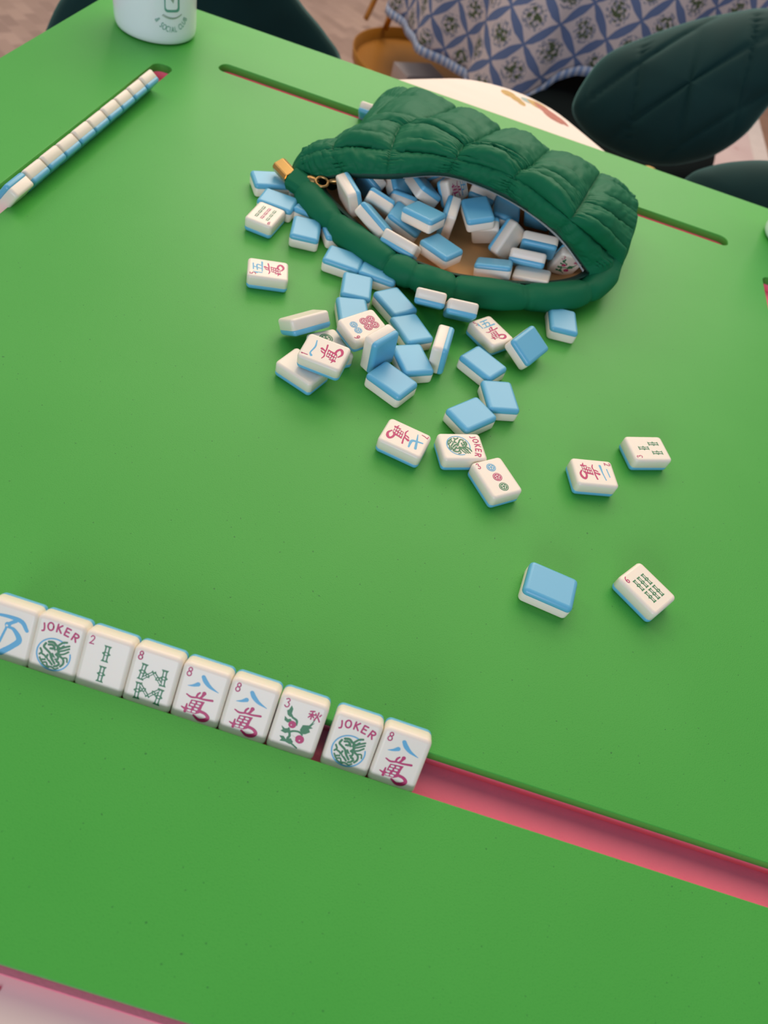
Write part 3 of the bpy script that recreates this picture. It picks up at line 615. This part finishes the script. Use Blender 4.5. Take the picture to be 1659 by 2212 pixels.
def panel_pt(u, v):
    p = base_pt(u, v); n = nrm(u, v); k = min(int(u), 5); f = u-k
    s = math.sin(math.pi*f); amp = 10.5 if k in (1, 2, 3, 4, 5) else 2.5
    if k == 5: s = math.sin(math.pi*f) if f < .5 else 1-(f-.5)*.5
    puff = amp*max(s, 0)**.55
    if v < 1: puff = amp*.45*max(s, 0)**.5*math.sin(math.pi*min(v, 1))**.6 + 1.5*math.sin(math.pi*v)
    else:
        puff *= min(1, (v-1)/.25)**.5*.95+.05
        lob = abs(math.sin(math.pi*(v-1)/3*4.2 + .5*f + k*.8))**.6                     # sideways pillow folds
        puff += (lob-.75)*5.0*max(s, 0)**.7
    if v > 3.7: puff *= max(0, 1-(v-3.7)/.4)*.7+.3
    seam = min(f, 1-f)
    w = math.exp(-seam/.13)
    q = Vector((p.x*.02, p.y*.02, p.z*.02))
    wr = NZ.noise(Vector((u*1.2, v*14, 3.1)))*3.2*w*min(1, seam/.03)                   # creases running off the seams
    wr += NZ.noise(Vector((u*9, v*4, 7.7)))*1.1 + NZ.noise(Vector((u*26, v*(9 if v > 1 else 3), 1.7)))*(.6 if v > 1 else 1.2)
    edge = min(1, v/.12)
    return p + n*((puff+wr)*edge)
NU, NV = 180, 120; G_rows = []
for j in range(NV+1):
    v = 4*j/NV; G_rows.append([V(panel_pt(6*i/NU, v)) for i in range(NU+1)])
# back wall and the two ends roll down to the mat
def drop(p, outx, outy, k):                                            # k 0..1 down
    z = p.z-V((0, 0, 0)).z; a = k*math.pi/2
    return Vector((p.x+outx*math.sin(math.pi*k)*.9, p.y+outy*math.sin(math.pi*k)*.9, V((0, 0, 0)).z + .0015 + (z-.0015)*(1-k)))
top_back = G_rows[-1]
for k in range(1, 9): G_rows.append([drop(p, 0, .010, k/8) for p in top_back])
ext = []
for r in G_rows:
    zl = [drop(r[0], -.006, 0, k/7) for k in range(7, 0, -1)]; zr = [drop(r[-1], .004, 0, k/7) for k in range(1, 8)]
    ext.append([q for q in zl] + r + zr)
up = grid_mesh('upper_panel', ext, M['bag'], pouch, origin=PO)
sol = up.modifiers.new('thick', 'SOLIDIFY'); sol.thickness = .0012; sol.offset = 1
# stitched line beside the lip (left half) and the seams
bm = bmesh.new()
for k in range(54):
    u = .35+k*.05
    a = V(panel_pt(u, 1.0)+nrm(u, 1.0)*.6); b = V(panel_pt(u+.028, 1.0)+nrm(u, 1)*.6); tube_bm(bm, [a-PO, b-PO], .0008, 6)
obj('stitching', bm, M['bag_dark'], pouch)
# lower lip: a stuffed roll lying on the mat
LO = [(-214, 474, 16), (-203, 462, 13), (-192, 445.0, 13), (-171.5, 426, 13), (-147, 408.5, 13), (-121.5, 396, 13), (-100.0, 387, 13), (-79.0, 385, 13), (-56.0, 386, 13), (-26, 396, 13), (3, 408, 13), (29, 424, 13), (52, 445, 14), (66, 470, 17), (70, 492, 24)]
LP = [V(p) for p in LO]; rings = []; NS = 240; seams = [0, .7, 3.35, 5.6, 6.6, 8.05, 10.0, 12.0, 14]
for i in range(NS+1):
    t = 14*i/NS; c_ = cr(LP, t); tg = (cr(LP, min(t+.05, 14))-cr(LP, max(t-.05, 0))).normalized(); s = tg.cross(Vector((0, 0, 1))).normalized(); w = s.cross(tg)
    for a, b in zip(seams, seams[1:]):
        if a <= t <= b: f = (t-a)/(b-a); seg_len = b-a; break
    r = .0085 + .0038*max(0, math.sin(math.pi*f))**.35; r *= .8+.2*min(1, t/1.5)
    ring = []
    for k in range(24):
        a = 2*math.pi*k/24; fl = 1+.10*max(0, math.cos(a)); sq = .92 if math.sin(a) < -.5 else 1
        wr = NZ.noise(Vector((t*1.6, math.cos(a)*1.6, math.sin(a)*1.6)))*.0014 + NZ.noise(Vector((t*26, math.cos(a)*.8, math.sin(a)*.8)))*.0012*math.exp(-min(f, 1-f)*seg_len/.25)
        ring.append(c_ + (s*math.cos(a)*fl + w*math.sin(a)*sq)*(r+wr))
    rings.append(ring)
lo = grid_mesh('lower_lip', rings, M['bag'], pouch, closed_u=True, origin=PO)
# underside of the pouch
und = []
for j in range(13):
    k = j/12; row = []
    for i in range(41):
        t = 14*i/40; a = cr(LP, t); b = top_back[int(NU*i/40)]
        p = a.lerp(b, k); row.append(Vector((p.x, p.y, V((0, 0, 1.2)).z)))
    und.append(row)
un = grid_mesh('bottom_panel', und, M['bag'], pouch, origin=PO)
# zipper tapes
def strip(name, fa, fb, n, m, thick=.0008):
    g = grid_mesh(name, [[fa(i/n) for i in range(n+1)], [fb(i/n) for i in range(n+1)]], m, pouch, origin=PO)
    s_ = g.modifiers.new('thick', 'SOLIDIFY'); s_.thickness = thick; return g
def ztop(k): return V(base_pt(6*k, 0))
strip('upper_zipper_tape', lambda k: ztop(k)+Vector((0, -.0005, .001)), lambda k: ztop(k)+Vector((0, .0015, -.0045*math.sin(math.pi*min(max(k, .02), .98))**.4)), 90, M['bag_dark'])
def zlow(k):
    t = .9+12.2*k; c_ = cr(LP, t); tg = (cr(LP, t+.05)-cr(LP, t-.05)).normalized(); s = Vector((0, 0, 1)).cross(tg).normalized(); return c_, s
strip('lower_zipper_tape', lambda k: zlow(k)[0]+zlow(k)[1]*.0075+Vector((0, 0, .0085)), lambda k: zlow(k)[0]+zlow(k)[1]*.0145+Vector((0, 0, .0055)), 120, M['bag_dark'])
bm = bmesh.new()
for k in range(150):
    u = 2.3+k*(5.9-2.3)/150; a = V(base_pt(u, 0))-PO; d = (V(base_pt(u+.01, 0))-PO-a).normalized()
    tube_bm(bm, [a+Vector((0, .0008, -.0032)), a+Vector((0, .0009, -.0050))], .00045, 6)
obj('zipper_teeth', bm, M['teeth'], pouch)
# tan lining: one loop from the lower lip down, along the bottom, up the back and under the upper panel
lin = []
def lrow(fn): lin.append([fn(i/60) for i in range(61)])
lrow(lambda k: zlow(k)[0]+zlow(k)[1]*.0125+Vector((0, 0, .0055)))
lrow(lambda k: zlow(k)[0]+zlow(k)[1]*.0160+Vector((0, 0, .0015)))
lrow(lambda k: zlow(k)[0]+zlow(k)[1]*.0220+Vector((0, 0, -.0045)))
lrow(lambda k: zlow(k)[0]+zlow(k)[1]*.0300+Vector((0, 0, -.0085)))
def bk(k, f, z): p = V(base_pt(.25+5.5*k, 3.6)); q = zlow(k)[0]+zlow(k)[1]*.03; r = q.lerp(p, f); return Vector((r.x, r.y, V((0, 0, 4.0)).z+z+NZ.noise(Vector((k*9, f*6, 0)))*.0012))
for f, z in ((.2, .0005), (.4, 0), (.6, 0), (.8, .001), (.95, .006)): lrow(lambda k, f=f, z=z: bk(k, f, z))
for v in (3.4, 2.6, 1.8, 1.0, .5, .15): lrow(lambda k, v=v: V(base_pt(.12+5.76*k, v) - nrm(.12+5.76*k, v)*(5.5 if v > .5 else 3.0) + Vector((0, 3 if v < 1 else 0, 0))))
ln = grid_mesh('lining', lin, M['lining'], pouch, origin=PO)
ln.modifiers.new('sub', 'SUBSURF').levels = 1
# gold cap on the end tab, the tab, and the zipper pull
def hexprism(name, a, b, w, h, m, up_=Vector((0, 0, 1))):
    bm = bmesh.new(); d = (b-a).normalized(); s = d.cross(up_).normalized(); u_ = s.cross(d)
    sec = [(-w, -h*.7), (-w*.75, -h), (w*.75, -h), (w, -h*.7), (w, h*.45), (w*.6, h), (-w*.6, h), (-w, h*.45)]
    r0 = [bm.verts.new(a+s*x+u_*y-PO) for x, y in sec]; r1 = [bm.verts.new(b+s*x+u_*y-PO) for x, y in sec]
    for k in range(8): bm.faces.new((r0[k], r0[(k+1) % 8], r1[(k+1) % 8], r1[k]))
    bm.faces.new(r0[::-1]); bm.faces.new(r1); bmesh.ops.recalc_face_normals(bm, faces=bm.faces)
    bmesh.ops.bevel(bm, geom=list(bm.edges), offset=.0004, segments=2, affect='EDGES'); return obj(name, bm, m, pouch)
ga, gb = V((-230, 469, 20)), V((-214.5, 456, 19.5))
hexprism('end_cap', ga, gb, .0068, .0042, M['gold'], Vector((.1, -.5, .8)))
hexprism('end_tab', gb, V((-198, 450, 18)), .0095, .0060, M['bag'], Vector((.1, -.5, .8)))
pz = V((-196, 455, 24.5))
pull = obj('zipper_slider', (lambda bm: (bmesh.ops.create_uvsphere(bm, u_segments=16, v_segments=10, radius=.0048), [setattr(v, 'co', Vector((v.co.x*1.3, v.co.y*.9, v.co.z*.6))+pz-PO) for v in bm.verts], bm)[2])(bmesh.new()), M['antique'], pouch)
bm = bmesh.new(); n = 26; tube_bm(bm, [pz-PO+Vector((.0085+.0052*math.cos(2*math.pi*k/n), -.002+.004*math.sin(2*math.pi*k/n), .0015+.002*math.sin(2*math.pi*k/n))) for k in range(n+1)], .0013, 8, False)
obj('pull_ring', bm, M['antique'], pull)
bm = bmesh.new(); tube_bm(bm, [pz-PO+Vector((.012, 0, .002)), pz-PO+Vector((.019, .0035, .0035)), pz-PO+Vector((.027, .005, .0045))], [.0012, .0028, .0018], 10)
obj('pull_tab', bm, M['antique'], pull)
# ------------------------------------------------------------------ mugs
def lathe(name, prof, m, parent, n=72):
    return grid_mesh(name, [[Vector((r*.915*math.cos(2*math.pi*k/n), r*.915*math.sin(2*math.pi*k/n), z)) for k in range(n)] for r, z in prof], m, parent, closed_u=True)
def mug(cx, cy, label, logo):
    e = empty('mug', V((cx, cy, .2))); tag(e, label, 'mug')
    body = lathe('cup_body', [(.0001, .0005), (.036, .0005), (.041, .0006), (.0438, .0022), (.0452, .006), (.0457, .012), (.0458, .05), (.0460, .095), (.0454, .0965), (.0442, .095), (.0438, .05), (.0434, .012), (.040, .006), (.0001, .006)], M['mug'], e)
    bm = bmesh.new(); a = math.radians(75)
    tube_bm(bm, [Vector((math.cos(a)*r, math.sin(a)*r, z)) for r, z in ((.041, .078), (.060, .080), (.072, .068), (.075, .050), (.070, .034), (.058, .024), (.041, .024))], .0055, 12)
    obj('handle', bm, M['mug'], e)
    if logo:
        rc, a0 = .04215, math.radians(-42)
        def wrap(me, z_off):
            for v in me.vertices:
                ang = a0+v.co.x/rc; rr = rc+.00012+v.co.z; z = v.co.y+z_off; v.co = Vector((rr*math.cos(ang), rr*math.sin(ang), z))
        L = [poly(0, *[(x, y) for x, y in rrect(16, 29, 3.4)])]
        me = strokes_mesh('emblem_frame', L, [M['ink']], 0, 0); fine(me); wrap(me, .0465); obj('emblem_frame', me, None, body)
        me = strokes_mesh('emblem_panel', [poly(0, *[(x-.5, y+.6) for x, y in rrect(12.6, 25.5, 2.4)])], [M['mug']], .10, 0); fine(me); wrap(me, .0465); obj('emblem_panel', me, None, body)
        me = strokes_mesh('emblem_leaf', [st(0, (-1, 10, .3), (.5, 3, 2.6), (0, -3, 2.6), (1.0, -8.0, .4)), st(0, (-4, 6, .3), (-2, 2, 1.0), (-.5, -3, .6)), st(0, (4, 6, .3), (3, 1, 1.0), (1.0, -4, .6))], [M['inkb']], .2, .002); wrap(me, .0485); obj('emblem_leaf', me, None, body)
        lau = []
        for k in range(15):
            x = -9.5+k*19/14; y = -3+ .030*x*x; lau.append(st(0, (x-.7, y-.5, .35), (x+.7, y+.6, .5)))
        me = strokes_mesh('laurel_line', lau, [M['inkb']], .05, .002); wrap(me, .0295); obj('laurel_line', me, None, body)
        cu = bpy.data.curves.new('caption', 'FONT'); txt = '& SOCIAL CLUB'; bmt = bmesh.new(); meT = bpy.data.meshes.new('caption'); vs_, fs_ = [], []
        adv = {'I': 1.7, ' ': 1.9, '&': 3.2, 'O': 2.9, 'C': 2.7, 'A': 2.9, 'U': 2.8, 'S': 2.5, 'L': 2.3, 'B': 2.6}; tot = sum(adv[c] for c in txt); adv = {k_: v_*1.22 for k_, v_ in adv.items()}; tot *= 1.22; x = -tot/2
        for ch in txt:
            w = adv[ch]
            if ch != ' ':
                cu.body = ch; cu.size = 6.6; cu.align_x = 'CENTER'; o = bpy.data.objects.new('t', cu); COL.objects.link(o); bpy.context.view_layer.update()
                mm = bpy.data.meshes.new_from_object(o.evaluated_get(bpy.context.evaluated_depsgraph_get())); bpy.data.objects.remove(o)
                xc = x+w/2; th = xc/17.5; R0 = 17.5; b0 = len(vs_)
                for v in mm.vertices:
                    lx, ly = v.co.x*.76, v.co.y*1.15 - 2.6; rr = R0-ly; vs_.append((rr*math.sin(th)+lx*math.cos(th), -rr*math.cos(th)+lx*math.sin(th)+R0, 0))
                fs_ += [tuple(b0+i for i in p.vertices) for p in mm.polygons]
            x += w
        meT.from_pydata([(a/1000, b/1000, .00005) for a, b, c in vs_], [], fs_); meT.materials.append(M['ink']); wrap(meT, .0165); obj('caption', meT, None, body)
def rrect(w, h, r, n=6):
    out = []
    for k, (sx, sy) in enumerate(((1, 1), (-1, 1), (-1, -1), (1, -1))):
        for i in range(n+1): a = k*math.pi/2+i*math.pi/2/n; out.append((sx*(w/2-r)+r*math.cos(a), sy*(h/2-r)+r*math.sin(a)))
    return out
def fine(me):                                                          # subdivide a flat plate so it can wrap round the cup
    bm = bmesh.new(); bm.from_mesh(me); bmesh.ops.triangulate(bm, faces=bm.faces)
    for x in [k*.001 for k in range(-12, 13)]:
        bmesh.ops.bisect_plane(bm, geom=bm.verts[:]+bm.edges[:]+bm.faces[:], plane_co=(x, 0, 0), plane_no=(1, 0, 0))
    bm.to_mesh(me); bm.free()
mug(-441.5, 688, 'white mug with green club emblem standing on the far left corner of the mat', True)
mug(296, 706, 'white mug mostly cut off at the right edge of the frame', False)
# ------------------------------------------------------------------ background: far table, cloth, tray, chairs
bt = empty('round_table', V((80, 2300, -760))); tag(bt, 'round table under the blue and white printed cloth', 'table')
def disc(name, cx, cy, r, z0, z1, m, parent, n=64):
    return prism(name, [(cx+r*math.cos(2*math.pi*k/n), cy+r*math.sin(2*math.pi*k/n)) for k in range(n)], z0, z1, m, parent)
disc('tabletop', 80, 2300, 512, -30, -4, M['wood'], bt)
rod('pedestal', V((80, 2300, -30))-bt.location, V((80, 2300, -735))-bt.location, .04, M['leg'], bt)
disc('foot', 80, 2300, 220, -749.5, -735, M['leg'], bt)
hem = [(-185, -335), (-156, -341), (-146, -339), (-132, -335), (-119.5, -332), (-113, -335), (-106, -322), (-100.5, -308), (-97.5, -285), (-94.5, -250), (-90.5, -229), (-84, -210), (-75, -200), (-60, -210), (-30, -250), (0, -300)]
def hemz(a):
    for (a0, z0), (a1, z1) in zip(hem, hem[1:]):
        if a0 <= a <= a1: return z0+(z1-z0)*(a-a0)/(a1-a0)
    return -310
def cloth_r(a, t):                                                     # folds grow towards the hem
    f = math.sin(math.radians(a)*13+.6)*.014 + math.sin(math.radians(a)*29)*.005
    flap = math.exp(-((a+107.5)/9.5)**8)*.055
    return .520 + (f+flap)*t**.8 + .02*t
rows_c, uvc, ra = [], [], [-185+k*185/330 for k in range(331)]
for j in range(31):
    t = j/30; row = []
    for a in ra:
        z = t*(hemz(a)+6)-2; r = cloth_r(a, t); b = math.radians(a)
        row.append(V((80, 2300, z))+Vector((r*math.cos(b), r*math.sin(b), 0)))
        uvc.append((b*.52/.105*1.0, z/105))
    rows_c.append(row)
cl = empty('tablecloth', V((80, 2300, 0))); tag(cl, 'blue and white block printed cloth hanging over the far round table', 'tablecloth')
g = grid_mesh('cloth_drop', rows_c, M['cloth'], cl, uvs=uvc, origin=cl.location)
g.modifiers.new('thick', 'SOLIDIFY').thickness = .0015
disc('cloth_top', 80, 2300, 520, -4, -2, M['cloth'], cl)
hr = [[p for p in rows_c[-1]], [p+Vector((math.cos(math.radians(a))*.002, math.sin(math.radians(a))*.002, -.020)) for p, a in zip(rows_c[-1], ra)]]
g = grid_mesh('hem_trim', hr, M['hem'], g, uvs=[(math.radians(a)*.52/.105, 0) for a in ra]*2, origin=cl.location)
g.modifiers.new('thick', 'SOLIDIFY').thickness = .003
# gold tray table
ty = empty('tray_table', V((-290, 2150, -760))); tag(ty, 'round ochre metal tray table below the hanging cloth', 'tray table')
n = 72
grid_mesh('tray', [[V((-290, 2150, z))-ty.location+Vector((r*math.cos(2*math.pi*k/n), r*math.sin(2*math.pi*k/n), 0)) for k in range(n)] for r, z in ((.0001, -480), (.215, -480), (.226, -476), (.230, -450), (.234, -450), (.231, -480), (.220, -485), (.0001, -485))], M['tray'], ty, closed_u=True)
for k in range(3):
    a = math.radians((112, 232, 352)[k]); rod('leg', V((-290, 2150, -485))-ty.location+Vector((.19*math.cos(a), .19*math.sin(a), 0)), V((-290, 2150, -749.5))-ty.location+Vector((.19*math.cos(a), .19*math.sin(a), 0)), .008, M['leg'], ty)
a = math.radians(124); rod('handle_post', V((-467, 2281, -452))-ty.location, V((-440, 2295, -300))-ty.location, .009, M['leg'], ty)
rod('handle_post', V((-505, 2215, -452))-ty.location+Vector((-.03, .09, 0)), V((-500, 2330, -330))-ty.location, .008, M['leg'], ty)
bx = empty('box', V((-310, 2020, -480))); tag(bx, 'small grey box standing on the ochre tray', 'box')
prism('box_body', [(-383, 2025), (-292, 2100), (-240, 2035), (-330, 1960)], -479.5, -434, M['box'], bx, 1.0)
# chairs: quilted shells, cushions, brass legs
def cushion(name, outline, thick, m, parent, quilt=0, rings=22, nrmv=None, bulge=.03):
    P = [Vector(p) for p in outline]; P = [V(p) for p in P]; n = len(P); c_ = sum(P, Vector())/n
    nn = Vector(nrmv).normalized(); e1 = Vector((0, 0, 1)).cross(nn); e1 = e1.normalized() if e1.length > .01 else Vector((1, 0, 0)); e2 = nn.cross(e1)
    K = 96; ring = []
    def at(t): i = int(t) % n; f = t-int(t); p0, p1, p2, p3 = P[(i-1) % n], P[i], P[(i+1) % n], P[(i+2) % n]; return (p1*2+(p2-p0)*f+(p0*2-p1*5+p2*4-p3)*f*f+(p1*3-p0-p2*3+p3)*f**3)*.5
    out = [at(n*k/K) for k in range(K)]; rowsF, rowsB = [], []
    for j in range(rings+1):
        s = j/rings; rf, rb = [], []
        for p in out:
            q = c_.lerp(p, max(s, .002)); h = bulge*(1-s*s) + thick*math.sqrt(max(0, 1-s**6))
            if quilt:
                a, b = (q-c_).dot(e1)/quilt, (q-c_).dot(e2)/quilt; x, y = a*.9+b*.35, a*.9-b*.6
                d = min(abs(math.sin(math.pi*x)), abs(math.sin(math.pi*y))); h -= .0075*math.exp(-d/.14)*(1-s**8)
            rf.append(q+nn*h); rb.append(q+nn*(bulge*(1-s*s)*.6-thick*math.sqrt(max(0, 1-s**6))))
        rowsF.append(rf); rowsB.append(rb)
    return grid_mesh(name, rowsF+rowsB[::-1][1:], m, parent, closed_u=True, origin=parent.location)
def chair(label, outline, nv, quilt, seat, legs, group=None, bulge=.03):
    x = sum(p[0] for p in outline)/len(outline); y = sum(p[1] for p in outline)/len(outline)
    e = empty('dining_chair', V((x, y, -749.5))); tag(e, label, 'chair', group)
    cushion('backrest', outline, .022, M['velvet'], e, quilt, 40 if quilt else 20, nv, bulge)
    if seat: cushion('seat', seat, .035, M['velvet'], e, 0, 16, (0, 0, 1), .01)
    for a, b in legs: rod('leg', V(a)-e.location, V(b)-e.location, .010, M['leg'], e, .006)
    return e
def ring_pts(cx, cy, z, rx, ry, rot, n=14):
    return [(cx+rx*math.cos(2*math.pi*k/n)*math.cos(rot)-ry*math.sin(2*math.pi*k/n)*math.sin(rot), cy+rx*math.cos(2*math.pi*k/n)*math.sin(rot)+ry*math.sin(2*math.pi*k/n)*math.cos(rot), z) for k in range(n)]
chair('dark green velvet chair with rounded back behind the club mug', [(-685, 803, -170), (-676, 835, -131), (-662, 875, -83), (-636, 919, -44), (-574, 982, -14), (-492, 1041, -14), (-425, 1072, -40), (-388, 1081, -67), (-354, 1089, -93), (-324, 1090, -124), (-320, 1059, -177), (-384, 986, -220), (-524, 872, -241), (-646, 797, -223)],
      (.5, -.7, .45), 0, ring_pts(-420, 850, -330, 190, 190, .6), [((-560, 960, -300), (-600, 1010, -749.5)), ((-400, 1000, -300), (-380, 1090, -749.5)), ((-520, 760, -350), (-560, 730, -749.5)), ((-300, 850, -350), (-260, 850, -749.5))], bulge=-.04)
chair('dark green chair with diamond quilted back turned toward the camera at right', [(49, 1206, -118), (52, 1227, -80), (71, 1245, -40), (122, 1253, 0), (178, 1258, 37), (225, 1259, 61), (271, 1257, 81), (319, 1245, 85), (347, 1220, 56), (346, 1198, 18), (329, 1182, -18), (315, 1163, -56), (289, 1151, -91), (261, 1147, -112), (224, 1147, -131), (181, 1153, -141), (124, 1169, -143), (81, 1185, -137)],
      (-.25, -.85, .5), .075, ring_pts(235, 1350, -330, 160, 160, 0), [((206, 1165, -150), (215, 1150, -749.5)), ((330, 1230, -250), (380, 1200, -749.5)), ((120, 1520, -340), (90, 1560, -749.5)), ((350, 1520, -340), (380, 1560, -749.5))], bulge=.035)
chair('dark green chair whose backrest top shows at the right edge below the quilted one', [(215, 953, -104), (217, 973, -74), (239, 976, -52), (273, 972, -31), (314, 961, -13), (359, 942, -5), (394, 908, -24), (399, 868, -76), (330, 868, -132), (248, 915, -131)],
      (-.4, -.7, .5), 0, None, [((260, 960, -120), (280, 1010, -749.5)), ((370, 900, -120), (420, 930, -749.5))], bulge=.02)
st_ = empty('upholstered_stool', V((180, 1950, -760))); tag(st_, 'dark green velvet seat, shade painted near black, between the hanging cloth and quilted chair', 'stool')
cushion('seat', [(-60, 1760, -330), (-40, 2050, -330), (162, 2200, -330), (332, 2200, -330), (470, 2062, -330), (460, 1744, -330), (300, 1560, -330), (90, 1560, -330)], .04, M['black'], st_, 0, 16, (0, 0, 1), .01)
for x, y in ((0, 1750), (380, 1750), (50, 2080), (380, 2080)): rod('leg', V((x, y, -360))-st_.location, V((x, y, -749.5))-st_.location, .012, M['leg'], st_)
